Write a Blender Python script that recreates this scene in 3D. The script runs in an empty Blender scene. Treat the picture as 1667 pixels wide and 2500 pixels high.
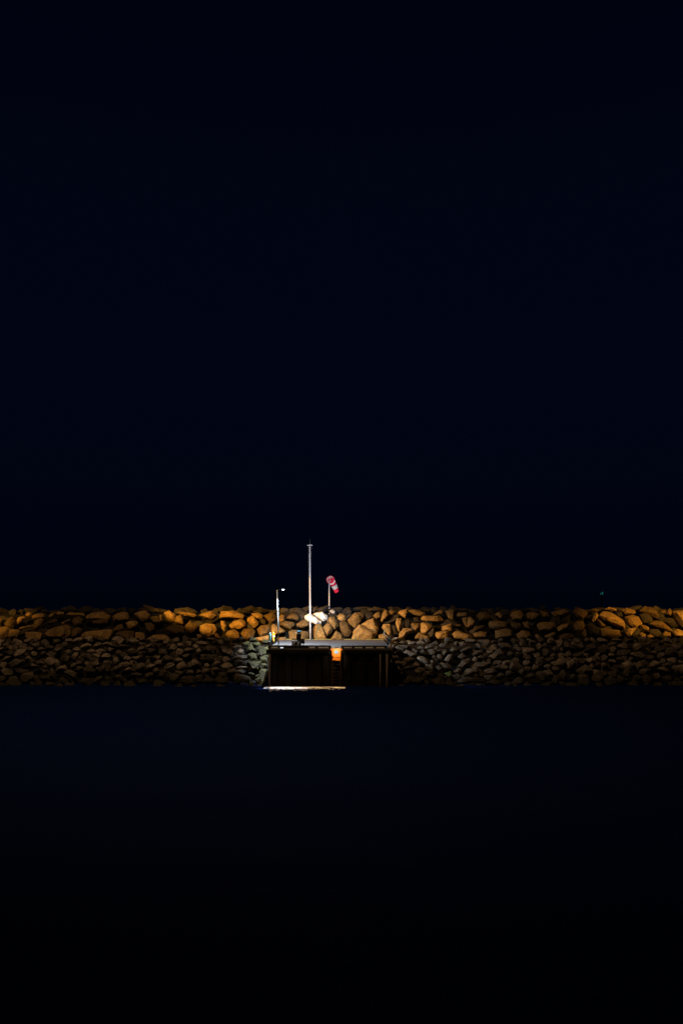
import bpy, bmesh, math, random
from mathutils import Vector, Matrix, noise

C = bpy.context.scene
col = C.collection
R = math.radians
FOC, U0, V0, CZ = 1920.0, 833.5, 1445.0, 4.3     # metres: deck top is z = 0, the camera stands at y = 0
WATER = -2.94

# ------------------------------------------------------------------ camera, world, lights, exposure
cam_d = bpy.data.cameras.new('camera'); cam = bpy.data.objects.new('camera', cam_d); col.objects.link(cam)
cam.location = (0, 0, CZ); cam.rotation_euler = (R(90), 0, 0)
cam_d.sensor_width = 36; cam_d.lens = FOC/2500*36; cam_d.shift_y = (V0-1250)/2500
cam_d.clip_start = .1; cam_d.clip_end = 12000
C.camera = cam

w = bpy.data.worlds.new('World'); C.world = w; w.use_nodes = True
wn = w.node_tree; wn.nodes.clear()
wo = wn.nodes.new('ShaderNodeOutputWorld'); bg = wn.nodes.new('ShaderNodeBackground')
tc = wn.nodes.new('ShaderNodeTexCoord'); sx = wn.nodes.new('ShaderNodeSeparateXYZ'); cr = wn.nodes.new('ShaderNodeValToRGB')
wn.links.new(tc.outputs['Generated'], sx.inputs[0]); wn.links.new(sx.outputs['Z'], cr.inputs[0])
SKY = [(0.0, (.06, .22, .80)), (.06, (.07, .26, 1.0)), (.26, (.08, .34, 1.45)), (.45, (.07, .28, 1.2)), (.60, (.05, .20, .95)), (1.0, (.05, .19, .9))]
els = cr.color_ramp.elements
els[0].position, els[0].color = SKY[0][0], (*SKY[0][1], 1)
els[1].position, els[1].color = SKY[-1][0], (*SKY[-1][1], 1)
for p_, c_ in SKY[1:-1]:
    e = els.new(p_); e.color = (*c_, 1)
wn.links.new(cr.outputs[0], bg.inputs[0]); bg.inputs[1].default_value = .0049
wn.links.new(bg.outputs[0], wo.inputs[0])

def spot(name, loc, aim, power, colour, angle, blend=.5, radius=.15, flat=1.0):
    d = bpy.data.lights.new(name, 'SPOT'); d.energy = power; d.color = colour
    d.spot_size = R(angle); d.spot_blend = blend; d.shadow_soft_size = radius
    o = bpy.data.objects.new(name, d); col.objects.link(o); o.location = loc
    f = (Vector(aim)-Vector(loc)).normalized()
    ax = Vector((1, 0, 0)) if abs(f.z) > .85 else f.cross(Vector((0, 0, 1))).normalized()
    ax = (ax-f*ax.dot(f)).normalized(); ay = (-f).cross(ax)
    o.rotation_euler = Matrix((ax, ay, -f)).transposed().to_euler()
    o.scale = (1, flat, 1)          # asymmetric beam, as street and flood luminaires have
    return o

SOD = (1.0, .47, .055)
# sodium street lamps on the quays outside the frame
spot('quay_sodium_lamp', (-26, 41, 15), (-6.0, 72.5, 2.2), 135000, SOD, 42, .45, flat=.26)
spot('quay_sodium_lamp', (37, 46, 13), (31.5, 72.5, 2.2), 56000, SOD, 38, .7, flat=.36)
spot('quay_sodium_lamp', (-40, 48, 12), (-34.0, 72.5, 2.0), 42000, SOD, 27, .8, flat=.42)
# added fill light high overhead, faint over the whole breakwater and basin
spot('overhead_fill', (-15, 34, 44), (0, 62, 0), 28000, (1, .60, .27), 122, .9, .5)
# white floodlight on the near quay that picks out mast, windsock and the pale boulders
spot('quay_flood_lamp', (-9, -4, 7), (-2.3, 72, 5.2), 235000, (.90, .93, 1), 7.3, .7)

C.view_settings.view_transform = 'Standard'; C.view_settings.look = 'None'
C.view_settings.exposure = 0; C.view_settings.gamma = 1; C.view_settings.use_curve_mapping = False
C.render.dither_intensity = 1.0
C.cycles.max_bounces = 5; C.cycles.sample_clamp_indirect = .15
C.cycles.use_adaptive_sampling = False; C.cycles.use_denoising = True

# ------------------------------------------------------------------ helpers
def tag(o, label=None, cat=None, group=None, kind=None):
    for k, v in (('label', label), ('category', cat), ('group', group), ('kind', kind)):
        if v: o[k] = v
    return o

def thing(name, label, cat, loc=(0, 0, 0), group=None, rot=(0, 0, 0)):
    o = bpy.data.objects.new(name, None); col.objects.link(o); o.location = loc; o.rotation_euler = rot
    o.empty_display_size = .2
    return tag(o, label, cat, group)

def link(name, me, mat=None, parent=None, loc=None, smooth=False):
    if mat and not me.materials: me.materials.append(mat)
    o = bpy.data.objects.new(name, me); col.objects.link(o)
    if parent: o.parent = parent
    if loc is not None: o.location = loc
    return o

class MB:
    def __init__(s): s.bm = bmesh.new()
    def box(s, x0, x1, y0, y1, z0, z1, bev=0):
        r = bmesh.ops.create_cube(s.bm, size=1)
        bmesh.ops.transform(s.bm, matrix=Matrix.Translation(((x0+x1)/2, (y0+y1)/2, (z0+z1)/2)) @ Matrix.Diagonal((x1-x0, y1-y0, z1-z0, 1)), verts=r['verts'])
        if bev:
            es = list({e for v in r['verts'] for e in v.link_edges})
            bmesh.ops.bevel(s.bm, geom=es, offset=bev, segments=2, profile=.5, affect='EDGES')
        return s
    def tube(s, pts, rad, n=10, cap=True):
        pts = [Vector(p) for p in pts]
        rads = rad if isinstance(rad, (list, tuple)) else [rad]*len(pts)
        rings = []
        for i, p in enumerate(pts):
            d = (pts[min(i+1, len(pts)-1)]-pts[max(i-1, 0)]).normalized()
            a = d.orthogonal().normalized() if i == 0 else (a - d*a.dot(d)).normalized()
            b = d.cross(a)
            rings.append([s.bm.verts.new(p + (a*math.cos(2*math.pi*k/n)+b*math.sin(2*math.pi*k/n))*rads[i]) for k in range(n)])
        for r0, r1 in zip(rings, rings[1:]):
            for k in range(n):
                f = s.bm.faces.new((r0[k], r0[(k+1) % n], r1[(k+1) % n], r1[k])); f.smooth = True
        if cap:
            s.bm.faces.new(rings[0][::-1]); s.bm.faces.new(rings[-1])
        return s
    def prism(s, poly, y0, y1):      # polygon in x,z extruded along y
        a = [s.bm.verts.new((x, y0, z)) for x, z in poly]; b = [s.bm.verts.new((x, y1, z)) for x, z in poly]
        n = len(poly)
        s.bm.faces.new(a); s.bm.faces.new(b[::-1])
        for k in range(n): s.bm.faces.new((a[k], b[k], b[(k+1) % n], a[(k+1) % n]))
        return s
    def build(s, name, mat, parent=None, loc=None):
        bmesh.ops.recalc_face_normals(s.bm, faces=s.bm.faces)
        me = bpy.data.meshes.new(name); s.bm.to_mesh(me); s.bm.free()
        return link(name, me, mat, parent, loc)

def X(u, y): return (u-U0)/FOC*y
def Z(v, y): return CZ-(v-V0)/FOC*y

def mat(name, base, rough=.6, metal=0, emit=None, strength=0, spec=.5):
    m = bpy.data.materials.new(name); m.use_nodes = True
    b = m.node_tree.nodes['Principled BSDF']
    b.inputs['Base Color'].default_value = (*base, 1); b.inputs['Roughness'].default_value = rough
    b.inputs['Metallic'].default_value = metal; b.inputs['Specular IOR Level'].default_value = spec
    if emit:
        b.inputs['Emission Color'].default_value = (*emit, 1); b.inputs['Emission Strength'].default_value = strength
    return m

def worn(name, c1, c2, scale=3, rough=.7, metal=0, bump=.3, stretch=(1, 1, 1), dist=.02):
    """two tones broken up by noise, with relief"""
    m = mat(name, c1, rough, metal); nt = m.node_tree; b = nt.nodes['Principled BSDF']
    t = nt.nodes.new('ShaderNodeTexCoord'); mp = nt.nodes.new('ShaderNodeMapping'); mp.inputs['Scale'].default_value = stretch
    n = nt.nodes.new('ShaderNodeTexNoise'); n.inputs['Scale'].default_value = scale; n.inputs['Detail'].default_value = 6; n.inputs['Roughness'].default_value = .65
    r = nt.nodes.new('ShaderNodeValToRGB'); r.color_ramp.elements[0].position = .35; r.color_ramp.elements[1].position = .65
    r.color_ramp.elements[0].color = (*c1, 1); r.color_ramp.elements[1].color = (*c2, 1)
    nt.links.new(t.outputs['Object'], mp.inputs[0]); nt.links.new(mp.outputs[0], n.inputs['Vector']); nt.links.new(n.outputs['Fac'], r.inputs[0])
    nt.links.new(r.outputs[0], b.inputs['Base Color'])
    bp = nt.nodes.new('ShaderNodeBump'); bp.inputs['Strength'].default_value = bump; bp.inputs['Distance'].default_value = dist
    nt.links.new(n.outputs['Fac'], bp.inputs['Height']); nt.links.new(bp.outputs[0], b.inputs['Normal'])
    return m

def rock_mat(name, dark, light, algae=None, wet=False):
    m = bpy.data.materials.new(name); m.use_nodes = True; nt = m.node_tree; L = nt.links.new; N = nt.nodes.new
    b = nt.nodes['Principled BSDF']; b.inputs['Roughness'].default_value = .5 if wet else .85; b.inputs['Specular IOR Level'].default_value = .35
    t = N('ShaderNodeTexCoord'); oi = N('ShaderNodeObjectInfo'); g = N('ShaderNodeNewGeometry')
    off = N('ShaderNodeVectorMath'); off.operation = 'ADD'; mul = N('ShaderNodeMath'); mul.operation = 'MULTIPLY'; mul.inputs[1].default_value = 37
    L(oi.outputs['Random'], mul.inputs[0]); L(g.outputs['Position'], off.inputs[0]); L(mul.outputs[0], off.inputs[1])
    n1 = N('ShaderNodeTexNoise'); n1.inputs['Scale'].default_value = 1.6; n1.inputs['Detail'].default_value = 8; n1.inputs['Roughness'].default_value = .7
    n2 = N('ShaderNodeTexNoise'); n2.inputs['Scale'].default_value = 7.5; n2.inputs['Detail'].default_value = 5; n2.inputs['Roughness'].default_value = .75
    L(off.outputs[0], n1.inputs['Vector']); L(off.outputs[0], n2.inputs['Vector'])
    r = N('ShaderNodeValToRGB'); r.color_ramp.elements[0].position = .33; r.color_ramp.elements[1].position = .67
    r.color_ramp.elements[0].color = (*dark, 1); r.color_ramp.elements[1].color = (*light, 1)
    L(n1.outputs['Fac'], r.inputs[0])
    # speckle of the grain
    sp = N('ShaderNodeMapRange'); sp.inputs[1].default_value = .3; sp.inputs[2].default_value = .7; sp.inputs[3].default_value = .3; sp.inputs[4].default_value = 1.75
    L(n2.outputs['Fac'], sp.inputs[0])
    # every stone has its own tone
    hv = N('ShaderNodeHueSaturation'); va = N('ShaderNodeMapRange'); va.inputs[3].default_value = .35; va.inputs[4].default_value = 1.5
    L(oi.outputs['Random'], va.inputs[0]); m2 = N('ShaderNodeMath'); m2.operation = 'MULTIPLY'; L(va.outputs[0], m2.inputs[0]); L(sp.outputs[0], m2.inputs[1])
    L(m2.outputs[0], hv.inputs['Value']); L(r.outputs[0], hv.inputs['Color'])
    out = hv.outputs[0]
    if algae:
        s = N('ShaderNodeSeparateXYZ'); L(g.outputs['Position'], s.inputs[0])
        ad = N('ShaderNodeMath'); ad.operation = 'ADD'; L(s.outputs['Z'], ad.inputs[0]); L(n1.outputs['Fac'], ad.inputs[1])
        mr = N('ShaderNodeMapRange'); mr.inputs[1].default_value = WATER+1.0; mr.inputs[2].default_value = WATER+2.0; mr.inputs[3].default_value = 1; mr.inputs[4].default_value = 0
        L(ad.outputs[0], mr.inputs[0])
        mx = N('ShaderNodeMix'); mx.data_type = 'RGBA'; L(mr.outputs[0], mx.inputs[0]); L(out, mx.inputs[6]); mx.inputs[7].default_value = (*algae, 1)
        out = mx.outputs[2]
    L(out, b.inputs['Base Color'])
    add = N('ShaderNodeMath'); add.operation = 'ADD'; L(n1.outputs['Fac'], add.inputs[0])
    half = N('ShaderNodeMath'); half.operation = 'MULTIPLY'; half.inputs[1].default_value = .7; L(n2.outputs['Fac'], half.inputs[0]); L(half.outputs[0], add.inputs[1])
    bp = N('ShaderNodeBump'); bp.inputs['Strength'].default_value = .9; bp.inputs['Distance'].default_value = .26
    L(add.outputs[0], bp.inputs['Height']); L(bp.outputs[0], b.inputs['Normal'])
    return m

M_rock = rock_mat('boulder_rock', (.16, .098, .034), (.31, .20, .078))
M_dull = rock_mat('shade_dark_rock', (.02, .017, .015), (.055, .045, .036))  # near-black rock, the shade of the gaps is put into its colour
M_white = rock_mat('white_painted_rock', (.74, .73, .72), (.88, .87, .85))
for n in M_white.node_tree.nodes:
    if n.type == 'HUE_SAT':
        for l in list(M_white.node_tree.links):
            if l.to_node == n and l.to_socket.name == 'Value': M_white.node_tree.links.remove(l)
    if n.type == 'BUMP': n.inputs['Strength'].default_value = .25
M_pale = rock_mat('pale_grey_rock', (.26, .26, .29), (.48, .48, .54))
M_stone = rock_mat('wet_dark_stone', (.07, .057, .046), (.31, .26, .21), algae=(.04, .034, .018), wet=True)
M_olive = rock_mat('olive_lit_stone', (.028, .030, .010), (.078, .074, .030), wet=True)  # dark greenish tone paints the lamp's tint on stones by the jetty
M_moss = rock_mat('algae_green_stone', (.05, .08, .02), (.1, .14, .04), wet=True)
M_core = rock_mat('rubble_core', (.0015, .0013, .0011), (.005, .0042, .0035))  # near-black colour carries the deep shade between the stones
M_deck = worn('deck_concrete', (.052, .048, .056), (.078, .072, .083), 2.2, .85, bump=.25)
M_mossy = worn('mossy_concrete', (.10, .11, .03), (.2, .18, .08), 5, .9)
M_wall = worn('tarred_steel_wall', (.004, .0032, .0026), (.011, .008, .006), 3, .95, bump=.5, stretch=(2, 2, .25))
M_wall.node_tree.nodes['Principled BSDF'].inputs['Specular IOR Level'].default_value = .1
M_pile = worn('weathered_timber_pile', (.08, .058, .045), (.17, .125, .095), 6, .85, bump=.5, stretch=(3, 3, .3))
M_tar = worn('black_kerb_timber', (.0025, .0022, .002), (.006, .005, .0045), 5, .8)
M_galv = worn('galvanised_steel', (.10, .13, .155), (.14, .175, .20), 3, .7, .0, bump=.02)
M_mast = worn('white_mast_paint', (.39, .41, .48), (.46, .48, .56), 3, .55, 0, bump=.02)
M_rope = mat('grey_rope', (.07, .06, .06), .9)
M_black = mat('black_plastic', (.008, .008, .01), .45)
M_black.node_tree.nodes['Principled BSDF'].inputs['Specular IOR Level'].default_value = .15
M_mark = mat('pale_blue_print', (.88, .90, 1), .5)
M_whitep = mat('white_paint', (.85, .85, .86), .5)
M_blue = mat('blue_paint', (.03, .28, .55), .4)
M_teal = mat('teal_paint', (.05, .20, .23), .5)
M_oran = worn('orange_paint', (.85, .20, .004), (.95, .27, .008), 9, .5, bump=.1)
M_unlit = worn('unlit_dark_steel', (.03, .012, .006), (.07, .03, .012), 9, .9, bump=.4)  # dark colour stands in for lamplight fading down the ladder
M_yell = worn('yellow_paint', (.5, .36, .05), (.62, .46, .08), 6, .6, bump=.15)
M_slot = worn('lit_slot_pale', (.72, .70, .46), (.85, .82, .62), 7, .7)  # pale yellow paints the lamplit deck showing through the kerb slots
M_peach = mat('pale_orange_step', (.85, .55, .30), .6)
M_signb = mat('sign_blue_grey', (.16, .36, .62), .4)
M_red = mat('red_fabric', (.90, .03, .09), .8)
M_wfab = mat('white_fabric', (.80, .84, .80), .8)
M_led = mat('led_lens', (.9, .95, 1), .3, emit=(.86, .97, 1), strength=20)
M_ledw = mat('bulkhead_lens', (.9, .9, 1), .3, emit=(.85, .86, 1), strength=.9)
M_amb = mat('amber_lens', (1, .6, .2), .3, emit=(1, .45, .08), strength=2.5)
M_green = mat('green_lantern', (.02, .3, .25), .3, emit=(.03, .42, .38), strength=.2)
M_foam = worn('foam', (.72, .72, .70), (.85, .85, .84), 30, .9, bump=.3)

# fabric lets some light through
for m_ in (M_red, M_wfab):
    nt = m_.node_tree; b_ = nt.nodes['Principled BSDF']; o_ = nt.nodes['Material Output']
    tr = nt.nodes.new('ShaderNodeBsdfTranslucent'); tr.inputs[0].default_value = b_.inputs['Base Color'].default_value
    ms = nt.nodes.new('ShaderNodeMixShader'); ms.inputs[0].default_value = .3
    nt.links.new(b_.outputs[0], ms.inputs[1]); nt.links.new(tr.outputs[0], ms.inputs[2]); nt.links.new(ms.outputs[0], o_.inputs[0])

# ------------------------------------------------------------------ water
M_water = mat('night_water', (.0004, .0085, .066), .7, spec=.1)
nt = M_water.node_tree; b_ = nt.nodes['Principled BSDF']; b_.inputs['IOR'].default_value = 1.33
t_ = nt.nodes.new('ShaderNodeTexCoord'); mp_ = nt.nodes.new('ShaderNodeMapping'); mp_.inputs['Scale'].default_value = (.7, 1.5, 1)
na = nt.nodes.new('ShaderNodeTexNoise'); na.inputs['Scale'].default_value = 3.5; na.inputs['Detail'].default_value = 7; na.inputs['Roughness'].default_value = .62
nt.links.new(t_.outputs['Object'], mp_.inputs[0]); nt.links.new(mp_.outputs[0], na.inputs['Vector'])
bp_ = nt.nodes.new('ShaderNodeBump'); bp_.inputs['Strength'].default_value = 1; bp_.inputs['Distance'].default_value = .18
nt.links.new(na.outputs['Fac'], bp_.inputs['Height']); nt.links.new(bp_.outputs[0], b_.inputs['Normal'])
xs = [-4000, -400, -80]+[-42+.3*i for i in range(281)]+[80, 400, 4000]
ys = [-400, -60, 0]+[7+.26*i for i in range(214)]+[76]
verts = []
for y in ys:
    for x in xs:
        h = 0
        if abs(x) < 43 and 6 < y < 63:
            h = .05*noise.noise(Vector((x*.75, y*1.05, 1)))+.03*noise.noise(Vector((x*1.7+3, y*2.3, 4)))
        verts.append((x, y, WATER+h))
nx = len(xs)
me = bpy.data.meshes.new('water'); me.from_pydata(verts, [], [(r*nx+c, r*nx+c+1, (r+1)*nx+c+1, (r+1)*nx+c) for r in range(len(ys)-1) for c in range(nx-1)])
me.polygons.foreach_set('use_smooth', [True]*len(me.polygons))
tag(link('water', me, M_water), 'dark calm harbour water reflecting the night sky', kind='structure')

M_sea = mat('open_sea', (.003, .014, .05), .10)
M_sea.node_tree.nodes['Principled BSDF'].inputs['IOR'].default_value = 1.33
me = bpy.data.meshes.new('sea'); me.from_pydata([(-5000, 76, WATER-.02), (5000, 76, WATER-.02), (5000, 9500, WATER-.02), (-5000, 9500, WATER-.02)], [], [(0, 1, 2, 3)])
tag(link('sea', me, M_sea), 'open night sea beyond the breakwater', kind='structure')

# ------------------------------------------------------------------ rock building
rng = random.Random(11)

def finish_rock(bm, size, seed, bev=.03, amp=.06):
    bmesh.ops.dissolve_limit(bm, angle_limit=R(9), verts=bm.verts[:], edges=bm.edges[:])
    try:
        bmesh.ops.bevel(bm, geom=bm.edges[:], offset=bev*size, segments=1, profile=.5, affect='EDGES', clamp_overlap=True)
    except Exception:
        pass
    bmesh.ops.triangulate(bm, faces=bm.faces[:])
    bmesh.ops.subdivide_edges(bm, edges=[e for e in bm.edges if e.calc_length() > .22*size], cuts=1, use_grid_fill=True)
    bmesh.ops.triangulate(bm, faces=bm.faces[:])
    o = Vector((seed*7.3, seed*3.1, seed*1.7))
    for v in bm.verts:
        p = v.co/size
        d = noise.noise(p*1.7+o)*amp*1.2 + noise.noise(p*4.3+o)*amp*.8
        v.co += p.normalized()*d*size
    bmesh.ops.recalc_face_normals(bm, faces=bm.faces[:])

def hull_mesh(name, pts, size, seed, bev=.03, amp=.06):
    bm = bmesh.new()
    for p in pts: bm.verts.new(p)
    r = bmesh.ops.convex_hull(bm, input=bm.verts[:])
    bmesh.ops.delete(bm, geom=[g for g in set(r['geom_interior']+r['geom_unused']) if isinstance(g, bmesh.types.BMVert)], context='VERTS')
    finish_rock(bm, size, seed, bev, amp)
    me = bpy.data.meshes.new(name); bm.to_mesh(me); bm.free()
    return me

def upper_y(v): return 54.54/(.714+(v-V0)/FOC)       # depth of the crest slope seen at a picture height
def lower_y(v): return min(40.97/(.553+(v-V0)/FOC), 70.2)

seedn = [0]
def outline_rock(name, poly, depth, parent, m, lean=.6, push=0.0):
    """a boulder standing on the slope whose silhouette follows an outline; full depth front to back"""
    seedn[0] += 1
    cu = sum(p[0] for p in poly)/len(poly); cv = sum(p[1] for p in poly)/len(poly)
    y0 = depth(cv)+push
    loc = Vector((X(cu, y0), y0, Z(cv, y0)))
    loc3 = [((p[0]-cu)/FOC*y0, -(p[1]-cv)/FOC*y0) for p in poly]
    xs = [p[0] for p in loc3]; zs = [p[1] for p in loc3]
    size = math.sqrt(max(.05, (max(xs)-min(xs))*(max(zs)-min(zs))))
    pts = []
    for x, z in loc3:
        pts.append((x, lean*z+rng.uniform(-.08, .08)*size, z))
        s = rng.uniform(.45, .78)
        pts.append((x*s, lean*z*s-rng.uniform(.22, .42)*size, z*s+.04*size))
        pts.append((x*.8, lean*z+.55*size*rng.uniform(.8, 1.2), z*.8))
    pts.append((rng.uniform(-.1, .1)*size, -.45*size, rng.uniform(-.05, .12)*size))
    me = hull_mesh(name, pts, size, seedn[0])
    return link(name, me, m, parent, loc)

def bar_core(name, prof, parent, x0, x1, m, n=90, rough=.22):
    """rubble core: a profile in y,z swept along x with an uneven surface"""
    bm = bmesh.new(); rows = []
    for i in range(n+1):
        x = x0+(x1-x0)*i/n
        rows.append([bm.verts.new((x, y+noise.noise(Vector((x*.8, y, z)))*rough, z+noise.noise(Vector((x*.8+50, y, z)))*rough)) for y, z in prof])
    for a, b in zip(rows, rows[1:]):
        for k in range(len(prof)-1): bm.faces.new((a[k], b[k], b[k+1], a[k+1]))
    bmesh.ops.recalc_face_normals(bm, faces=bm.faces[:])
    me = bpy.data.meshes.new(name); bm.to_mesh(me); bm.free()
    return link(name, me, m, parent)

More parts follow.
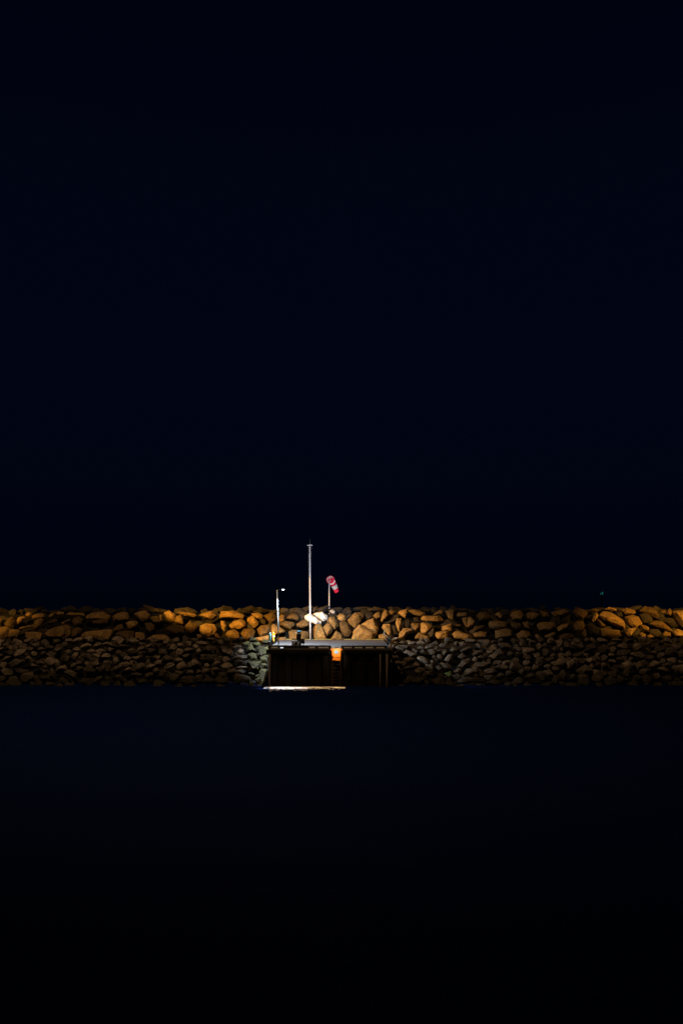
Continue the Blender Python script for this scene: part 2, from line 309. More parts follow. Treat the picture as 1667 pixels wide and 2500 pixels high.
# outlines are in picture pixels: crop origin + point / zoom
UP = {
0: [
 [(-60,215),(30,230),(25,300),(-50,330)], [(60,290),(110,210),(160,195),(200,270),(210,350),(150,365),(90,330)], [(235,260),(255,200),(310,185),(350,215),(300,270),(265,300)],
 [(350,180),(370,140),(420,140),(440,180),(400,200)], [(445,190),(480,160),(560,150),(625,170),(615,210),(560,225),(460,230)], [(465,310),(480,250),(540,215),(590,240),(575,310),(530,370),(495,390),(470,350)],
 [(650,280),(670,260),(750,230),(785,250),(770,285),(690,300)], [(660,210),(690,160),(740,140),(735,190),(700,215)], [(740,150),(800,130),(880,135),(880,170),(800,190)],
 [(-60,360),(60,335),(130,370),(120,460),(70,540),(-60,550)], [(125,385),(215,370),(265,400),(250,480),(150,510),(115,480)], [(250,370),(290,340),(450,310),(460,335),(390,350),(290,375)],
 [(330,410),(450,405),(570,420),(575,510),(400,520),(350,480)], [(605,440),(650,380),(790,330),(880,310),(960,340),(975,450),(900,510),(700,520),(620,490)], [(840,280),(960,230),(965,245),(870,310)],
 [(970,260),(1010,205),(1070,195),(1130,240),(1120,300),(1060,330),(1000,310)], [(1165,210),(1200,170),(1240,190),(1210,240)], [(1180,200),(1230,150),(1400,130),(1510,190),(1500,250),(1380,240),(1260,240)],
 [(1250,260),(1380,230),(1470,230),(1480,290),(1380,310),(1280,300)], [(985,390),(1040,340),(1120,370),(1100,430),(1040,490),(990,490)], [(1105,450),(1170,405),(1500,370),(1530,400),(1500,510),(1150,515)], [(890,170),(940,140),(1060,140),(1150,150),(1170,190),(1060,190),(960,185)]],
240: [
 [(185,200),(250,150),(340,130),(400,150),(420,240),(330,260),(220,265)], [(480,160),(560,130),(640,115),(710,180),(690,235),(600,260),(560,200)], [(690,210),(740,190),(830,200),(850,280),(780,290),(720,250)],
 [(835,180),(865,170),(880,260),(850,275)], [(880,140),(960,110),(1050,170),(1070,250),(1010,270),(960,230)], [(1060,200),(1120,165),(1160,240),(1180,300),(1120,300),(1040,280)],
 [(1060,150),(1150,135),(1330,160),(1345,185),(1310,205),(1200,185)], [(200,380),(240,320),(310,300),(350,360),(300,400),(220,405)], [(370,290),(400,260),(520,260),(545,290),(520,340),(430,370)],
 [(620,280),(680,280),(770,310),(775,370),(730,430),(680,390),(640,330)], [(225,440),(260,405),(480,390),(490,430),(485,500),(380,495),(240,460)], [(500,410),(620,420),(640,510),(500,520)],
 [(660,510),(760,450),(870,440),(960,475),(1000,520),(850,530)], [(895,375),(960,325),(1140,318),(1165,350),(1190,430),(1090,445),(1020,390)], [(1180,330),(1245,250),(1345,320),(1350,360),(1280,430),(1210,400)]],
480: [
 [(20,180),(90,145),(180,120),(210,120),(275,185),(250,215),(215,245),(160,200),(40,190)], [(315,170),(330,125),(500,118),(570,160),(660,180),(650,230),(560,235),(440,215),(315,215)], [(740,150),(830,145),(910,180),(900,220),(830,225),(760,180)],
 [(915,190),(960,160),(1040,145),(1085,200),(1095,260),(1040,280),(1010,290),(960,230)], [(690,230),(740,190),(790,200),(855,280),(840,320),(775,360),(750,300),(700,260)], [(440,310),(500,260),(600,230),(670,270),(690,330),(600,370),(470,360)],
 [(325,255),(375,260),(405,330),(390,400),(350,360),(330,320)], [(50,330),(120,285),(230,300),(275,380),(230,450),(180,480),(100,450),(40,390)], [(240,430),(270,420),(350,500),(290,510),(245,480)],
 [(380,450),(430,380),(520,370),(580,430),(590,500),(450,490)], [(600,430),(640,365),(760,360),(805,400),(780,490),(640,510)], [(830,370),(880,325),(990,305),(1015,360),(1000,440),(880,470),(840,430)],
 [(1020,330),(1050,300),(1100,330),(1220,395),(1180,430),(1080,440),(1020,400)], [(1115,210),(1160,165),(1205,190),(1210,260),(1150,280),(1120,260)], [(1260,170),(1330,150),(1400,190),(1390,250),(1290,240),(1220,225)],
 [(1120,300),(1200,260),(1330,275),(1335,320),(1290,375),(1190,340)], [(1360,300),(1430,250),(1480,235),(1550,290),(1550,330),(1450,350),(1370,330)], [(1255,400),(1300,380),(1520,405),(1535,470),(1500,530),(1260,530)],
 [(1100,485),(1220,480),(1230,530),(1110,540)], [(780,490),(900,465),(990,450),(1000,510),(960,545),(840,530)], [(0,440),(60,440),(75,490),(20,510)]],
720: [
 [(430,260),(470,205),(540,200),(590,260),(600,320),(560,370),(520,380),(470,290)], [(245,360),(280,305),(360,300),(380,370),(440,500),(420,530),(280,520),(250,460)], [(385,350),(440,280),(490,310),(525,385),(490,440),(440,470),(410,420)],
 [(480,510),(560,390),(640,440),(690,490),(680,530),(500,530)], [(570,190),(620,155),(690,180),(690,250),(640,265),(590,240)], [(610,280),(680,260),(740,300),(770,400),(750,460),(690,470),(650,430),(610,390)],
 [(710,250),(760,190),(830,140),(910,140),(940,200),(900,290),(830,355),(790,360),(740,290)], [(760,490),(800,400),(880,315),(920,320),(1010,380),(1140,435),(1020,520),(790,530)],
 [(900,305),(1000,240),(1080,215),(1090,280),(1150,360),(1120,420),(1020,380),(940,320)], [(1070,190),(1090,150),(1160,130),(1170,210),(1110,230)], [(1170,240),(1190,150),(1230,105),(1270,115),(1290,180),(1240,240),(1180,270)],
 [(1270,130),(1310,105),(1380,130),(1350,170),(1300,185)], [(1185,350),(1210,300),(1300,295),(1320,400),(1310,450),(1280,455),(1230,400)], [(1140,450),(1210,430),(1290,470),(1260,530),(1140,500)]],
960: [
 [(65,150),(100,110),(190,95),(200,150),(160,220),(110,200)], [(200,110),(290,95),(430,140),(440,180),(370,195),(310,150),(230,150)], [(30,280),(50,225),(115,220),(110,310),(70,400),(40,350)],
 [(65,490),(80,420),(140,355),(200,355),(265,380),(170,470),(120,490)], [(235,310),(260,285),(300,300),(360,290),(350,350),(300,390),(250,340)], [(370,360),(375,290),(410,280),(555,325),(540,360),(480,390),(430,440),(380,420)],
 [(535,180),(580,150),(640,100),(690,120),(680,165),(600,175)], [(715,130),(760,100),(840,105),(835,165),(810,230),(740,220),(740,160)], [(860,190),(880,145),(1010,140),(1000,190),(930,200)],
 [(370,220),(400,185),(640,185),(690,250),(640,275),(440,265),(380,250)], [(660,330),(720,310),(800,290),(800,390),(660,390)], [(570,470),(580,410),(650,400),(750,400),(745,490),(600,505)],
 [(805,430),(840,400),(900,395),(1060,450),(1090,490),(1000,530),(830,490)], [(830,310),(920,300),(930,330),(870,330)], [(940,220),(1000,200),(1010,210),(990,350),(960,290)], [(1005,220),(1060,200),(1110,260),(1080,320),(1000,340)],
 [(1070,410),(1110,330),(1190,325),(1255,315),(1260,345),(1150,385)], [(1135,190),(1180,140),(1270,130),(1340,190),(1290,250),(1180,255)], [(1290,310),(1310,260),(1430,250),(1550,270),(1540,350),(1400,370),(1310,360)],
 [(1080,430),(1190,400),(1280,410),(1260,480),(1110,480)], [(280,500),(340,410),(380,420),(500,480),(480,510)], [(1380,170),(1440,130),(1500,180),(1460,230)]],
1200: [
 [(245,190),(290,130),(400,110),(450,180),(400,240),(280,240)], [(475,180),(490,140),(560,130),(680,170),(600,230),(540,250),(485,220)], [(650,110),(770,140),(790,200),(700,200)], [(800,140),(1000,95),(1060,130),(960,190),(850,200)],
 [(1110,130),(1210,75),(1300,110),(1310,160),(1220,240),(1150,210)], [(255,280),(270,270),(400,290),(410,340),(330,375),(270,350)], [(420,280),(500,260),(510,370),(440,340)], [(610,300),(700,270),(860,270),(870,340),(800,400),(650,390)],
 [(45,430),(60,390),(210,355),(290,390),(280,460),(200,500),(50,495)], [(330,440),(420,390),(520,400),(540,460),(480,510),(350,490)], [(590,460),(620,430),(680,490),(620,510)], [(710,470),(770,440),(860,405),(880,440),(840,490),(730,495)],
 [(890,350),(960,310),(1060,290),(1060,330),(960,390),(900,400)], [(1110,330),(1170,270),(1260,265),(1270,340),(1220,410),(1130,380)], [(920,460),(1000,430),(1110,430),(1140,490),(1040,520),(930,500)], [(1360,260),(1430,140),(1460,170),(1440,220),(1380,270)],
 [(1430,235),(1450,220),(1550,330),(1480,340)], [(1320,110),(1420,80),(1480,110),(1400,140)], [(1230,430),(1290,360),(1310,460),(1260,490)]],
1387: [
 [(430,180),(510,130),(590,140),(640,200),(760,270),(770,320),(750,380),(700,330),(560,300),(470,250)], [(780,200),(850,200),(900,180),(960,200),(1000,290),(950,350),(880,350),(810,300)], [(970,120),(1060,50),(1140,60),(1200,120),(1225,190),(1200,240),(1150,200),(1080,150)],
 [(450,370),(510,355),(710,385),(715,460),(560,490),(455,470)], [(785,430),(820,370),(950,345),(900,390),(850,440),(810,480)], [(980,310),(1050,315),(1100,345),(1080,400),(1020,370)], [(1110,300),(1190,255),(1260,255),(1300,310),(1390,350),(1410,400),(1300,390),(1230,360)],
 [(1435,130),(1568,110),(1680,120),(1680,370),(1520,350),(1480,250)], [(1330,160),(1360,120),(1400,80),(1420,150),(1380,190)], [(1250,130),(1290,105),(1330,110),(1320,150),(1270,160)], [(730,110),(800,70),(900,110),(910,150),(850,180),(760,160)],
 [(490,100),(560,65),(660,90),(650,120),(560,110)], [(970,440),(1000,410),(1060,440),(1040,490),(980,490)], [(1070,460),(1130,440),(1170,480),(1090,490)], [(1290,440),(1330,400),(1400,420),(1390,470),(1310,470)], [(1430,410),(1500,370),(1590,400),(1590,470),(1450,470)]],
}
# duller, darker boulders between the pale ones
DULL = {
480: [[(1150,150),(1220,130),(1290,160),(1270,200),(1210,190)], [(1310,140),(1360,125),(1420,160),(1430,210),(1400,200)], [(1420,160),(1450,145),(1500,150),(1480,220),(1430,240)], [(560,120),(640,95),(730,110),(740,150),(640,160)], [(690,290),(760,310),(790,380),(700,360)]],
720: [[(470,170),(560,150),(580,200),(540,210),(480,200)], [(930,180),(1000,135),(1060,140),(1080,200),(1020,240),(950,240)], [(690,200),(760,150),(780,170),(740,220),(700,240)], [(1320,310),(1370,330),(1400,430),(1330,470)], [(980,90),(1040,75),(1170,95),(1150,125),(1010,120)]],
960: [[(130,330),(170,250),(230,240),(230,330),(190,350)], [(440,410),(560,340),(570,470),(500,480)], [(270,210),(340,200),(360,270),(280,270)]],
1387: [[(1230,250),(1260,200),(1440,220),(1480,340),(1400,350),(1300,300)], [(980,170),(1070,150),(1150,220),(1120,290),(1010,280)], [(850,400),(960,350),(990,390),(960,460),(860,470)], [(1100,370),(1230,370),(1280,440),(1200,480),(1110,440)], [(640,140),(730,140),(740,200),(660,200)], [(260,300),(340,290),(430,370),(420,460),(280,440)]],
}
bw = thing('breakwater', 'long breakwater crest of big angular orange-lit boulders behind the jetty', 'breakwater', (0, 71, 0))
bw_inv = Vector((0, 71, 0))
def adopt(o): o.location = Vector(o.location)-bw_inv; return o
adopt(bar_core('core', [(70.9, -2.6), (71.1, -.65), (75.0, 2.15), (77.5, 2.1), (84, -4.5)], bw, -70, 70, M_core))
centres = []
for x0, polys in UP.items():
    for p in polys:
        q = [(x0+a/5.6, 1470+b/5.6) for a, b in p]
        centres.append((sum(a for a, b in q)/len(q), sum(b for a, b in q)/len(q)))
        adopt(outline_rock('boulder', q, upper_y, bw, M_rock))
for x0, polys in DULL.items():
    for p in polys:
        q = [(x0+a/5.6, 1470+b/5.6) for a, b in p]
        adopt(outline_rock('boulder', q, upper_y, bw, M_dull, push=.35))
def named_boulder(pts, m, label, push=-.1):
    q = [(720+a/5.6, 1470+b/5.6) for a, b in pts]
    o = adopt(outline_rock('boulder', q, upper_y, bw, m, push=push)); o['label'] = label
named_boulder([(232,160),(280,138),(375,132),(448,186),(456,225),(438,252),(388,262)], M_white, 'white boulder lying upper right of the dark gap', -.05)
named_boulder([(130,190),(200,148),(232,168),(296,220),(374,268),(368,298),(280,302),(180,262),(134,224)], M_white, 'white boulder lying lower left of the dark gap', -.12)
named_boulder([(470,120),(510,98),(560,130),(540,158),(490,150)], M_pale, 'small pale boulder on the crest under the windsock pole', .6)
named_boulder([(690,120),(740,92),(785,120),(770,160),(700,160)], M_dull, 'dark boulder on the crest right of the windsock', .5)
# boulders of the layer behind, seen through the gaps and along the dim top of the crest
var = []
for i in range(26):
    pts = []
    for k in range(15):
        v = Vector((rng.gauss(0, 1), rng.gauss(0, 1), rng.gauss(0, 1))).normalized()
        pts.append(v*rng.uniform(.72, 1.15))
    var.append(hull_mesh('stone', pts, 1.9, 300+i, .05, .03))
    for v in var[-1].vertices:
        if v.co.length > 1.15: v.co *= 1.15/v.co.length
def stone(name, i, m, parent, u, v, y, wpx, hpx, dscale=1.0):
    me = var[i % len(var)]
    k = (i % len(var), m.name)
    if k not in meshes:
        c = me.copy(); c.materials.append(m); meshes[k] = c
    o = bpy.data.objects.new(name, meshes[k]); col.objects.link(o); o.parent = parent
    o.location = (X(u, y), y, Z(v, y))
    a = wpx/FOC*y/2; b = hpx/FOC*y/2
    o.scale = (a, (a+b)/2*dscale, b)
    o.rotation_euler = (rng.uniform(-.5, .5), rng.uniform(-.35, .35), rng.uniform(-.7, .7))
    return o
meshes = {}
for i in range(86):
    u = -70+i*1810/86+rng.uniform(-8, 8); v = rng.uniform(1487, 1496)
    adopt(stone('boulder', rng.randrange(26), M_dull, bw, u, v, 75.3+rng.uniform(-.3, .5), rng.uniform(24, 50), rng.uniform(14, 24)))
for i in range(42):
    u = -60+i*1790/42+rng.uniform(-18, 18); v = rng.uniform(1508, 1550)
    adopt(stone('boulder', rng.randrange(26), M_dull, bw, u, v, upper_y(v)+1.15, rng.uniform(34, 56), rng.uniform(26, 40)))  # filler darkened in colour to read as shaded gaps

JL, JR = X(655, 60), X(954, 60)       # sides of the jetty
# ------------------------------------------------------------------ lower revetments either side of the jetty
HL = [[(130,110),(180,85),(290,75),(360,95),(330,140),(270,150),(220,165),(150,130)], [(260,190),(290,150),(440,205),(400,245),(350,240)], [(430,270),(450,235),(530,240),(590,290),(600,350),(540,340)], [(360,150),(400,130),(460,160),(430,190)],
 [(470,170),(520,140),(570,180),(550,225),(500,200)], [(580,150),(640,135),(690,180),(680,230),(610,220)], [(530,130),(560,95),(660,90),(650,140),(580,145)], [(700,240),(760,225),(790,260),(740,280)], [(800,290),(870,210),(920,215),(910,290),(850,320)],
 [(790,380),(830,340),(920,370),(900,420),(830,410)], [(690,370),(740,360),(790,410),(770,440),(720,420)], [(880,150),(920,110),(1000,130),(980,180),(900,180)], [(980,250),(1060,190),(1110,240),(1060,290)], [(985,380),(1060,290),(1170,270),(1160,330),(1030,395)],
 [(930,450),(1000,395),(1050,420),(990,470)], [(1050,470),(1120,410),(1270,390),(1280,440),(1200,490),(1080,500)], [(980,580),(1050,520),(1200,520),(1360,540),(1350,590),(1150,590),(1000,600)], [(1180,210),(1250,160),(1330,150),(1340,190),(1210,235)],
 [(1370,180),(1470,145),(1480,190),(1400,200)], [(190,50),(230,25),(290,50),(250,70)], [(300,70),(330,30),(420,40),(390,80)], [(420,50),(460,25),(560,50),(540,85),(440,80)], [(620,60),(700,25),(740,60),(700,90)], [(730,90),(770,55),(830,65),(840,110),(760,110)],
 [(930,60),(980,25),(1010,40),(960,90)], [(990,50),(1080,35),(1100,80),(1040,100)], [(430,120),(520,105),(530,130),(450,145)], [(670,110),(710,100),(720,140),(690,155)], [(390,430),(470,390),(550,400),(540,450),(430,470)], [(770,190),(830,140),(860,180),(800,220)],
 [(660,270),(700,260),(740,300),(700,320)], [(1340,440),(1400,410),(1510,400),(1520,460),(1380,490)], [(610,300),(650,280),(680,330),(640,360)]]
MOSS = [[(800,470),(900,440),(920,500),(870,520)]]
LL = [[(1210,200),(1260,140),(1380,140),(1395,200),(1380,300),(1310,360),(1220,280)], [(1060,100),(1100,95),(1150,190),(1180,230),(1080,250),(1000,220)], [(910,90),(990,45),(1070,50),(1050,120),(950,160)], [(1110,80),(1250,55),(1300,130),(1200,150)],
 [(490,220),(560,190),(680,195),(745,270),(720,340),(640,330),(540,280)], [(810,240),(880,195),(950,230),(940,290),(870,310)], [(700,380),(830,325),(1020,330),(1020,400),(900,420)], [(1010,310),(1100,280),(1190,290),(1230,410),(1120,430),(1040,390)],
 [(1020,455),(1130,430),(1350,440),(1340,540),(1250,640),(1130,620),(1090,520)], [(480,540),(560,480),(660,480),(730,550),(680,600),(520,610)], [(770,570),(880,540),(1040,560),(1000,590),(820,590)], [(600,680),(660,610),(760,590),(800,640),(750,690)],
 [(70,340),(110,310),(210,320),(130,410)], [(150,510),(210,480),(270,540),(230,585),(160,560)], [(0,620),(60,620),(120,660),(60,690),(0,700)], [(270,620),(370,560),(460,590),(420,640),(340,650)], [(110,840),(180,785),(330,790),(360,830),(330,880),(140,890)],
 [(370,800),(480,780),(650,860),(560,890),(400,880)], [(720,820),(800,700),(930,740),(1080,770),(1110,850),(1060,890),(850,880)], [(1030,690),(1100,670),(1180,710),(1130,740)], [(0,220),(50,190),(100,240),(60,280),(0,270)], [(150,170),(250,140),(380,150),(420,220),(350,280),(220,260)],
 [(390,30),(500,10),(560,70),(530,140),(450,110)], [(670,90),(830,100),(830,125),(690,115)], [(800,630),(930,620),(940,690),(820,690)], [(1170,760),(1240,700),(1310,720),(1260,780)], [(280,640),(330,660),(380,740),(340,740)], [(460,690),(540,690),(560,750),(500,740)]]

def revetment(label, u0, u1, polys, moss, x0, v0, sc, base):
    t = thing('revetment', label, 'rock slope', base)
    b = Vector(base)
    def ad(o): o.location = Vector(o.location)-b; return o
    ends = sorted((X(u0, 61), X(u1, 61)))
    left = u1 < 800
    if left: xa, xb = -70, -5.9
    else: xa, xb = 4.3, 70
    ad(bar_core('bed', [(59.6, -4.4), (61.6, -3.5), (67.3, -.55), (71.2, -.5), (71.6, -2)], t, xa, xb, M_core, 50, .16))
    taken = []
    for k, p in enumerate(polys+moss):
        q = [(x0+a/sc, v0+c/sc) for a, c in p]
        us = [a for a, c in q]; vs = [c for a, c in q]
        taken.append(((min(us)+max(us))/2, (min(vs)+max(vs))/2, (max(us)-min(us))/2, (max(vs)-min(vs))/2))
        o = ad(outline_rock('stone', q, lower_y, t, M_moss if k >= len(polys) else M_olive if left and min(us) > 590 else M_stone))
        if k >= len(polys): o['label'] = 'stone coated in green algae'
    n = len(polys)+len(moss); tries = 0
    while n < (283 if left else 298) and tries < 60000:
        tries += 1
        u = rng.uniform(u0, u1); v = 1562+129*rng.random()
        f = (v-1562)/118
        wp = rng.uniform(18, 44)*(.85+.35*f); hp = rng.uniform(12, 25)*(.8+.45*f)
        if rng.random() < .12: wp *= 1.35; hp *= 1.2
        if (left and X(u+wp*.45, lower_y(v)) > JL-.16) or (not left and X(u-wp*.45, lower_y(v)) < JR+.16): continue
        if any(((u-a)/(c+wp*.42))**2+((v-d)/(e+hp*.42))**2 < 1 for a, d, c, e in taken): continue
        taken.append((u, v, wp*.42, hp*.42))
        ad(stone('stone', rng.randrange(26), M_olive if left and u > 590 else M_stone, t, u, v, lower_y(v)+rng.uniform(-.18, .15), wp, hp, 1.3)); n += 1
    if left:
        for k in range(15):
            v = 1584+k*6.6+rng.uniform(-2, 2); y = lower_y(v)+.05; wp = rng.uniform(20, 28)
            u = U0+(JL-.22)/y*FOC-wp*.42-rng.uniform(0, 5)
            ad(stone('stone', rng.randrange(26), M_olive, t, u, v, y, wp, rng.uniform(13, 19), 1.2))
    # smaller rubble wedged in the joints, too small to pick apart
    bm = bmesh.new()
    for i in range(260):
        u = rng.uniform(u0, u1); v = rng.uniform(1560, 1682); y = lower_y(v)+rng.uniform(.35, .55)
        if (left and u > 646) or (not left and u < 962): continue
        s = rng.uniform(.16, .36)
        r = bmesh.ops.create_icosphere(bm, subdivisions=1, radius=1)
        mtx = Matrix.Translation(Vector((X(u, y), y, Z(v, y)))-b) @ Matrix.Rotation(rng.uniform(0, 6), 4, Vector((rng.random(), rng.random(), 1)).normalized()) @ Matrix.Diagonal((s*1.3, s, s*.75, 1))
        for q in r['verts']: q.co *= rng.uniform(.8, 1.15)
        bmesh.ops.transform(bm, matrix=mtx, verts=r['verts'])
    me = bpy.data.meshes.new('rubble'); bm.to_mesh(me); bm.free()
    tag(link('rubble', me, M_stone, t), kind='stuff')
    print('revetment stones', n, tries)
    return t
revetment('lower slope of dark wet stones left of the jetty', -70, 664, LL, [], 480, 1560, 8.2526, (-20, 63, -2))
revetment('lower slope of dark wet stones right of the jetty, partly lit by the lamp', 946, 1740, HL, MOSS, 940, 1560, 5.6, (20, 63, -2))

# ------------------------------------------------------------------ jetty
JL, JR = X(655, 60), X(954, 60)
j = thing('jetty', 'square jetty with pale concrete deck above a dark steel wall', 'jetty', (-1, 65, 0))
jo = Vector((-1, 65, 0))
def P(mb, name, m, parent=None):
    o = mb.build(name, m, parent or j)
    if parent is None: o.location = -jo
    return o
slab = MB(); slab.prism([(JL, -.14), (JL, -.02), (JL+.02, 0), (JR-.02, 0), (JR, -.02), (JR, -.14)], 60.0, 70.9); P(slab, 'deck_slab', M_deck)
# concrete bays of the deck with open joints
bw_ = (JR-JL-.5)/6
for i in range(6):
    P(MB().box(JL+.25+i*bw_, JL+.25+(i+1)*bw_-.025, 60.5, 70.3, -.01, .006), 'deck_bay', M_deck)
P(MB().box(JL+.05, JR+.05, 70.45, 70.85, -.05, .07, .02), 'back_kerb', M_mossy)
P(MB().box(JL-.16, JR+.02, 59.97, 61.2, -.42, -.142, .015), 'cap_beam', M_wall)
# sheet piles: trough profile, one object each
np_ = 16; pw = (JR-JL-.3)/np_
for i in range(np_):
    x = JL+.12+i*pw; d = .18 if i % 2 else 0
    mb = MB()
    prof = [(0, .10), (.12*pw, .02+d*.0), (.5*pw, 0), (.88*pw, .02), (pw-.006, .10)] if i % 2 == 0 else [(0, .12), (.12*pw, .22), (.5*pw, .24), (.88*pw, .22), (pw-.006, .12)]
    vs = []
    for z in (-.425, WATER-1.2):
        vs.append([mb.bm.verts.new((x+a, 60.12+b, z)) for a, b in prof]+[mb.bm.verts.new((x+a, 60.15+b, z)) for a, b in prof[::-1]])
    n_ = len(vs[0])
    for k in range(n_): mb.bm.faces.new((vs[0][k], vs[0][(k+1) % n_], vs[1][(k+1) % n_], vs[1][k]))
    mb.bm.faces.new(vs[0]); mb.bm.faces.new(vs[1][::-1])
    P(mb, 'sheet_pile', M_wall)
# return walls and fill under the slab
P(MB().box(JL+.06, JL+.16, 60.4, 70.9, WATER-1.2, -.15), 'side_wall', M_wall)
P(MB().box(JR-.16, JR-.06, 60.4, 70.9, WATER-1.2, -.15), 'side_wall', M_wall)
# timber piles
for u, zt, r in ((658.2, -.43, .085), (953, .98, .075), (944.5, -.43, .08), (928, -.43, .05)):
    y = 59.86 if u != 953 else 60.32
    if u == 953:
        P(MB().tube([(X(953, 60.32)+.05, 60.32, zt), (X(953, 60.32)+.05, 60.32, WATER-1)], r, 10), 'timber_pile', M_pile)
    else:
        P(MB().tube([(X(u, y), y, zt), (X(u, y), y, WATER-1)], r, 10), 'timber_pile', M_pile)
# raised black kerb timbers on blocks, with pale boards added as the lit slots below
KB0, KB1 = .095, .195
for a, b in ((654, 808), (833, 944.5)):
    P(MB().box(X(a, 60), X(b, 60), 60.03, 60.2, KB0, KB1, .02), 'kerb_timber', M_tar)
for a, b in ((654, 661.7), (678.6, 684), (692, 700), (700.5, 727), (727.5, 754), (770, 776), (802, 808), (833, 839), (858.7, 865), (884.7, 892), (911.5, 918), (938, 944.5)):
    P(MB().box(X(a, 60), X(b, 60), 60.04, 60.19, .002, KB0-.002), 'kerb_block', M_tar)
for a, b in ((661.9, 678.4), (754.2, 769.8), (776.2, 801.8), (839.2, 858.5), (865.2, 884.5), (892.2, 911.3), (918.2, 937.8)):
    P(MB().box(X(a, 60), X(b, 60), 60.015, 60.038, .006, KB0-.012), 'lit_slot', M_slot)
# added pale strip for the lamplight on top of the left kerb timber
P(MB().box(X(655, 60), X(806, 60), 60.05, 60.19, KB1+.001, KB1+.022), 'lit_edge_strip', M_galv)

# wire railing on the right hand edge
rl = thing('wire_railing', 'low wire railing with a bright blue post at the right jetty edge', 'railing', (3.72, 60.4, 0))
ro = Vector((3.72, 60.4, 0))
rp = MB().tube([(0, 0, .30), (0, 0, .84)], .055, 12).build('post', M_blue, rl); rp['label'] = 'bright blue upper post with white sleeve'
MB().tube([(0, 0, .0), (0, 0, .30)], .085, 12).build('sleeve', M_whitep, rp)
MB().tube([(0, 0, .84), (0, 0, .90)], .06, 12).build('cap', M_whitep, rp)
MB().tube([(.1, 10.1, 0), (.1, 10.1, .9)], .05, 10).build('post', M_galv, rl)
for z in (.3, .62):
    MB().tube([(0, 0, z)]+[(.1*k/8, 10.1*k/8, z-.03*math.sin(math.pi*k/8)) for k in range(1, 8)]+[(.1, 10.1, z)], .022, 6).build('wire', M_galv, rl)

# yellow kerb pipe beyond the right corner
pp = MB().tube([(4.15, 66.2, .06), (4.9, 68.6, .12), (5.62, 70.6, .14)], .06, 8).build('guard_pipe', M_yell)
tag(pp, 'yellow painted pipe slanting from the right deck corner over the stones', 'pipe')

# ------------------------------------------------------------------ ladder
LX, LY = X(821, 59.8), 59.8
lad = thing('ladder', 'orange steel ladder with a blue drop sign hung on the dark jetty wall', 'ladder', (LX, LY, 0))
hw = .31
for s in (-1, 1):
    MB().tube([(s*hw, .03, -.02), (s*hw, .03, -.98)], .028, 8).build('rail', M_oran, lad)
    fo = MB().tube([(s*hw, .03, -.981), (s*hw, .03, WATER-.5)], .028, 8).build('lower_rail', M_unlit, lad); fo['label'] = 'lower rail, darkened in colour for shade'
    MB().box(s*hw-.09+s*.05, s*hw+.09+s*.05, -.02, .22, -.15, -.005, .02).build('bracket', M_oran, lad)
MB().box(-.40, .40, -.05, .30, .003, .05, .012).build('top_step', M_peach, lad)
MB().box(-hw+.03, hw-.03, .035, .055, -.92, -.03).build('back_panel', M_oran, lad)
for k in range(8):
    z = -.635-.283*k
    if z < WATER+.1: break
    MB().tube([(-hw, 0.0, z), (hw, 0.0, z)], .022, 8).build('rung', M_oran if k < 2 else M_unlit, lad)
dp = MB(); poly = [(-.02+.135*math.cos(a), -.29+.135*math.sin(a)) for a in [R(40+k*280/18) for k in range(19)]]+[(.2, -.285)]
dp.prism(poly, .012, .028); dp.build('drop_sign', M_signb, lad)
MB().box(-.16, .16, -.80, -.70, .075, .115, .01).build('lamp_hood', M_black, lad)
MB().box(-.13, .13, -.79, -.71, .064, .073).build('lamp_lens', M_amb, lad)
for s in (-1, 1): MB().tube([(s*.15, -.72, .09), (s*.15, -.04, .045)], .012, 6).build('lamp_arm', M_black, lad)
ll = spot('ladder_spot', (LX, LY-.75, .05), (LX, LY+.05, -.36), 90, (1, .86, .66), 76, .55, .05)

# deck edge bulkhead lamp
bl = thing('bulkhead_lamp', 'small white lamp under the kerb near the left end of the wall', 'lamp', (X(688, 59.9), 59.9, .045))
MB().box(-.15, .15, -.02, .10, -.045, .048, .01).build('housing', M_black, bl)
MB().box(-.12, .12, -.045, -.021, -.035, .035, .006).build('lens', M_ledw, bl)
spot('bulkhead_lamp_light', (X(695, 59.7), 59.0, -.1), (X(693, 59.7), 58.98, -3), 650, (1, .95, .95), 78, .45, .06, flat=.38)

spot('ladder_spot', (LX-.2, LY-.50, -.04), (LX-.95, LY-.52, -3), 300, (1, .6, .26), 88, .5, .05, flat=.2)  # second amber spot without a fixture, added to tint the foam
# foam along the foot of the wall
bm = bmesh.new()
for i in range(3000):
    u = rng.uniform(0, 1)**1.0; x = X(645, 59.3)+(X(842, 59.3)-X(645, 59.3))*u
    edge = noise.noise(Vector((x*2.1, 3, 0)))*.25
    wid = (1.15 if u < .55 else .75)*(.35 if u < .08 else 1)
    y = 59.98-abs(rng.gauss(0, .85))*wid-max(0, edge)*.5
    if u < .08 and rng.random() < .6: continue
    if noise.noise(Vector((x*3.3, y*9, 7))) < .0: continue
    if y > 60.05 or y < 56.9: continue
    s = rng.uniform(.02, .065)
    r = bmesh.ops.create_icosphere(bm, subdivisions=1, radius=1)
    bmesh.ops.transform(bm, matrix=Matrix.Translation((x, y, WATER+.004)) @ Matrix.Diagonal((s*1.7, s*1.2, s*.55, 1)), verts=r['verts'])
me = bpy.data.meshes.new('foam'); bm.to_mesh(me); bm.free()
tag(link('foam', me, M_foam), 'bright strip of white foam along the foot of the jetty wall', 'foam', kind='stuff')

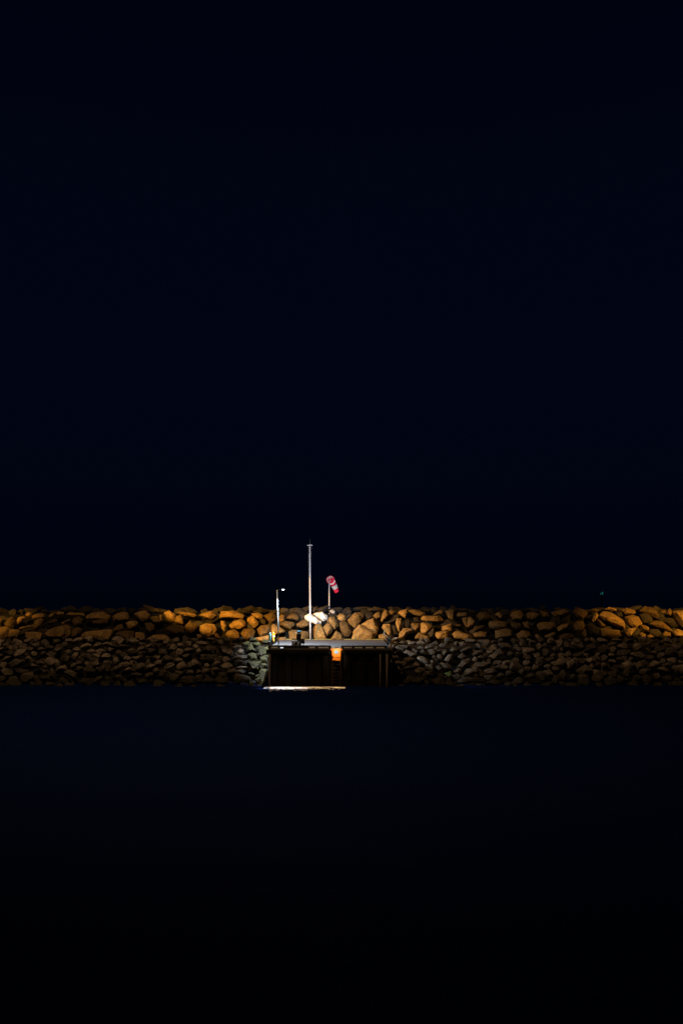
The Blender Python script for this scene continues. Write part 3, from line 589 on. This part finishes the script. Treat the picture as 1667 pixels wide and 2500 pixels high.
# ------------------------------------------------------------------ street lamp
SLX, SLY = X(679.5, 63.5), 63.5
sl = thing('street_lamp', 'slim galvanised street lamp with a short arm and lit cool white head', 'street lamp', (SLX, SLY, 0))
MB().tube([(.02, 0, 0), (0, 0, 1.2), (-.10, 0, 4.45)], [.052, .046, .034], 12).build('pole', M_galv, sl)
MB().box(-.14, .18, -.15, .15, .008, .03, .005).build('base_plate', M_galv, sl)
MB().tube([(-.10, 0, 4.42), (.12, -.01, 4.475), (.30, -.02, 4.50)], .014, 8).build('arm', M_black, sl)
hd = MB().box(.25, .50, -.09, .07, 4.495, 4.535, .012).build('lamp_head', M_black, sl)
MB().box(.29, .48, -.085, .065, 4.465, 4.494, .006).build('lens', M_led, hd)
spot('street_lamp_light', (SLX+.39, SLY-.01, 4.44), (SLX+2.1, SLY+1.9, 0), 5800, (.88, .97, 1), 120, .45, .05)

# ------------------------------------------------------------------ mast
MX, MY = X(758, 70.2), 70.2
ms_ = thing('mast', 'tall white mast with a short crossbar at the back of the jetty deck', 'mast', (MX, MY, 0))
MB().tube([(0, 0, .02), (-.02, 0, 2.5), (-.045, 0, 5.5), (-.06, 0, 8.42)], [.082, .078, .068, .058], 14).build('pole', M_mast, ms_)
MB().box(-.2, .2, -.2, .2, .008, .04, .01).build('base_plate', M_galv, ms_)
MB().box(-.29, .17, -.05, .05, 8.43, 8.50, .012).build('crossbar', M_mast, ms_)
MB().tube([(-.05, 0, 8.5), (-.05, 0, 9.0)], .014, 6).build('spike', M_rope, ms_)
for x in (-.21, .10): MB().tube([(x, -.02, 8.43), (x*.6-.03, -.04, 5.5), (x*.5, -.05, 1.1)], .010, 5).build('halyard', M_rope, ms_)

# ------------------------------------------------------------------ windsock
WX, WY = X(803.6, 75.6), 75.6
ws = thing('windsock', 'red and white windsock drooping from a pale pole behind the crest boulders', 'windsock', (WX, WY, 1.9))
MB().tube([(0, 0, -.6), (0, 0, .9), (.0, 0, 3.42)], [.06, .058, .05], 12).build('pole', M_mast, ws)
mouth = Vector((X(806.6, 75.6)-WX, -.12, Z(1415.5, 75.6)-1.9)); tail = Vector((X(822, 76.2)-WX, .55, Z(1444, 76.2)-1.9))
ax = (tail-mouth).normalized()
mn = Vector((.12, -.86, -.18)).normalized()
def sock_ring(t, n=20):
    d = (-mn).lerp(ax, min(1, t*2.6)).normalized()
    c = mouth.lerp(tail, t)+Vector((0, .10*math.sin(math.pi*t), .10*math.sin(math.pi*t)))
    a = d.cross(Vector((0, 0, 1))).normalized(); b = a.cross(d)
    r = .375*(1-t)+.225*t
    return [c+(a*math.cos(2*math.pi*k/n)+b*math.sin(2*math.pi*k/n))*(r*(1+.035*math.sin(5*k*2*math.pi/n+9*t))) for k in range(n)]
for t0, t1, m_ in ((0, .16, M_wfab), (.16, .50, M_red), (.50, .76, M_wfab), (.76, 1, M_red)):
    bm = bmesh.new(); rows = [[bm.verts.new(p) for p in sock_ring(t0+(t1-t0)*k/4)] for k in range(5)]
    for r0, r1 in zip(rows, rows[1:]):
        for k in range(20):
            f = bm.faces.new((r0[k], r0[(k+1) % 20], r1[(k+1) % 20], r1[k])); f.smooth = True
    me = bpy.data.meshes.new('fabric_band'); bm.to_mesh(me); bm.free(); link('fabric_band', me, m_, ws)
rg = sock_ring(0, 20); MB().tube(rg+[rg[0]], .02, 6, False).build('hoop', M_red, ws)
MB().tube([rg[0], rg[10]], .016, 6).build('hoop_bar', M_red, ws)
MB().tube([(0, 0, 3.4), tuple((rg[0]+rg[10])/2)], .03, 8).build('pivot', M_mast, ws)

# ------------------------------------------------------------------ things on the deck
# orange rescue post
by = 67.6
rb = thing('rescue_post', 'orange and white rescue post on the left end of the deck', 'rescue post', (X(668.6, by), by, .008))
MB().tube([(0, 0, 0), (0, 0, .10), (-.01, 0, .5)], [.075, .05, .062], 10).build('leg', M_yell, rb)
MB().box(-.115, .115, -.08, .08, .46, .53, .015).build('collar', M_whitep, rb)
MB().box(-.13, .12, -.09, .09, .532, .78, .03).build('housing', M_oran, rb)
MB().tube([(-.04, 0, .78), (-.05, 0, .86)], .05, 10).build('neck', M_whitep, rb)
MB().tube([(-.05, 0, .86), (-.055, 0, .93), (-.06, 0, .97)], [.07, .07, .035], 10).build('knob', M_oran, rb)
MB().tube([(-.11, -.03, .46), (-.06, -.03, .06)], .022, 8).build('strut', M_oran, rb)
# teal standpipe
sp_ = thing('standpipe', 'teal T shaped standpipe beside the orange rescue post', 'standpipe', (X(660.8, 66.0), 66.0, 0))
MB().tube([(0, 0, 0), (0, 0, .74)], .04, 10).build('pipe', M_teal, sp_)
MB().tube([(-.17, 0, .76), (.10, 0, .76)], .035, 10).build('handle_bar', M_teal, sp_)
MB().tube([(-.02, 0, .79), (-.02, 0, .90)], .022, 8).build('spindle', M_whitep, sp_)
MB().box(-.07, .07, -.07, .07, 0, .05, .01).build('foot', M_black, sp_)
# service pedestal
py_ = 62.6
sv = thing('service_pedestal', 'black service pedestal with a pale collar and blue lid behind two black crates', 'pedestal', (X(729.6, py_), py_, .008))
MB().box(-.19, .18, -.14, .14, 0, .95, .02).build('column', M_black, sv)
MB().box(-.17, .19, -.13, .13, .952, .995, .008).build('collar', M_whitep, sv)
MB().box(-.10, .10, -.09, .09, .996, 1.10).build('neck', M_black, sv)
MB().prism([(-.20, 1.12), (-.12, 1.17), (.12, 1.19), (.21, 1.17), (.18, 1.11), (-.06, 1.10)], -.13, .13).build('lid', M_blue, sv)
MB().box(-.27, -.15, -.12, .05, 1.02, 1.10, .02).build('lid_latch', M_whitep, sv)
MB().box(.19, .46, -.10, .12, .18, .55, .03).build('side_box', M_black, sv)
MB().tube([(.33, 0, .18), (.40, 0, .0)], .03, 8).build('side_leg', M_black, sv)
MB().box(.21, .26, -.125, -.105, .42, .50, .004).build('switch_plate', M_galv, sv)
# two black crates with a slanted white mark
def crate_marks(parent):
    m1 = [(-.09, .32), (.05, .35), (.12, .375), (.10, .33), (.02, .22), (-.02, .14), (-.075, .12), (-.06, .17), (.015, .295), (-.03, .29), (-.085, .275)]
    MB().prism(m1, -.158, -.1515).build('slanted_mark', M_mark, parent)
def make_crate(u, label):
    y = 61.5
    c = thing('black_crate', label, 'crate', (X(u, y), y, .008), 'black crates at the deck edge')
    MB().box(-.165, .165, -.15, .15, 0, .42, .03).build('body', M_black, c)
    MB().box(-.15, .15, -.14, .14, .421, .445, .008).build('lid', M_black, c)
    crate_marks(c)
    MB().tube([(-.11, 0, .44), (-.12, -.03, .50), (-.06, -.03, .52)], .018, 6).build('handle', M_whitep, c)
    return c
make_crate(717.6, 'left of two black crates with a slanted pale mark on the front')
make_crate(728.3, 'right of two black crates with a slanted pale mark, in front of the pedestal')
# small white box
wb = thing('white_box', 'small white box on the deck edge right of the black crates', 'box', (X(744.7, 60.6), 60.6, .008))
MB().box(-.075, .075, -.07, .07, 0, .19, .02).build('body', M_whitep, wb)
MB().box(-.085, .085, -.08, .08, .191, .215, .008).build('lid', M_whitep, wb)
MB().box(-.155, -.085, -.03, .03, .02, .10, .01).build('spout', M_galv, wb)
# small black mooring post at the left end
mp2 = thing('mooring_post', 'thin dark post at the left corner of the deck', 'post', (X(657.5, 62), 62, 0))
MB().tube([(0, 0, 0), (0, 0, .38)], .05, 10).build('shaft', M_tar, mp2)
MB().tube([(0, 0, .38), (0, 0, .43)], .06, 10).build('cap', M_whitep, mp2)

# ------------------------------------------------------------------ far navigation light
fy = 320
nb = thing('navigation_light', 'far green navigation light low over the sea at right', 'beacon', (X(1468, fy), fy, WATER))
MB().tube([(0, 0, -1), (0, 0, 6.0)], [.5, .3], 10).build('tower', M_tar, nb)
MB().tube([(0, 0, 6.0), (0, 0, 6.15)], .9, 12).build('gallery', M_tar, nb)
MB().tube([(.28, 0, 6.16), (.28, 0, 7.2)], .22, 10).build('lantern', M_green, nb)
MB().tube([(-.42, 0, 6.16), (-.42, 0, 6.75)], .15, 10).build('lantern', M_green, nb)
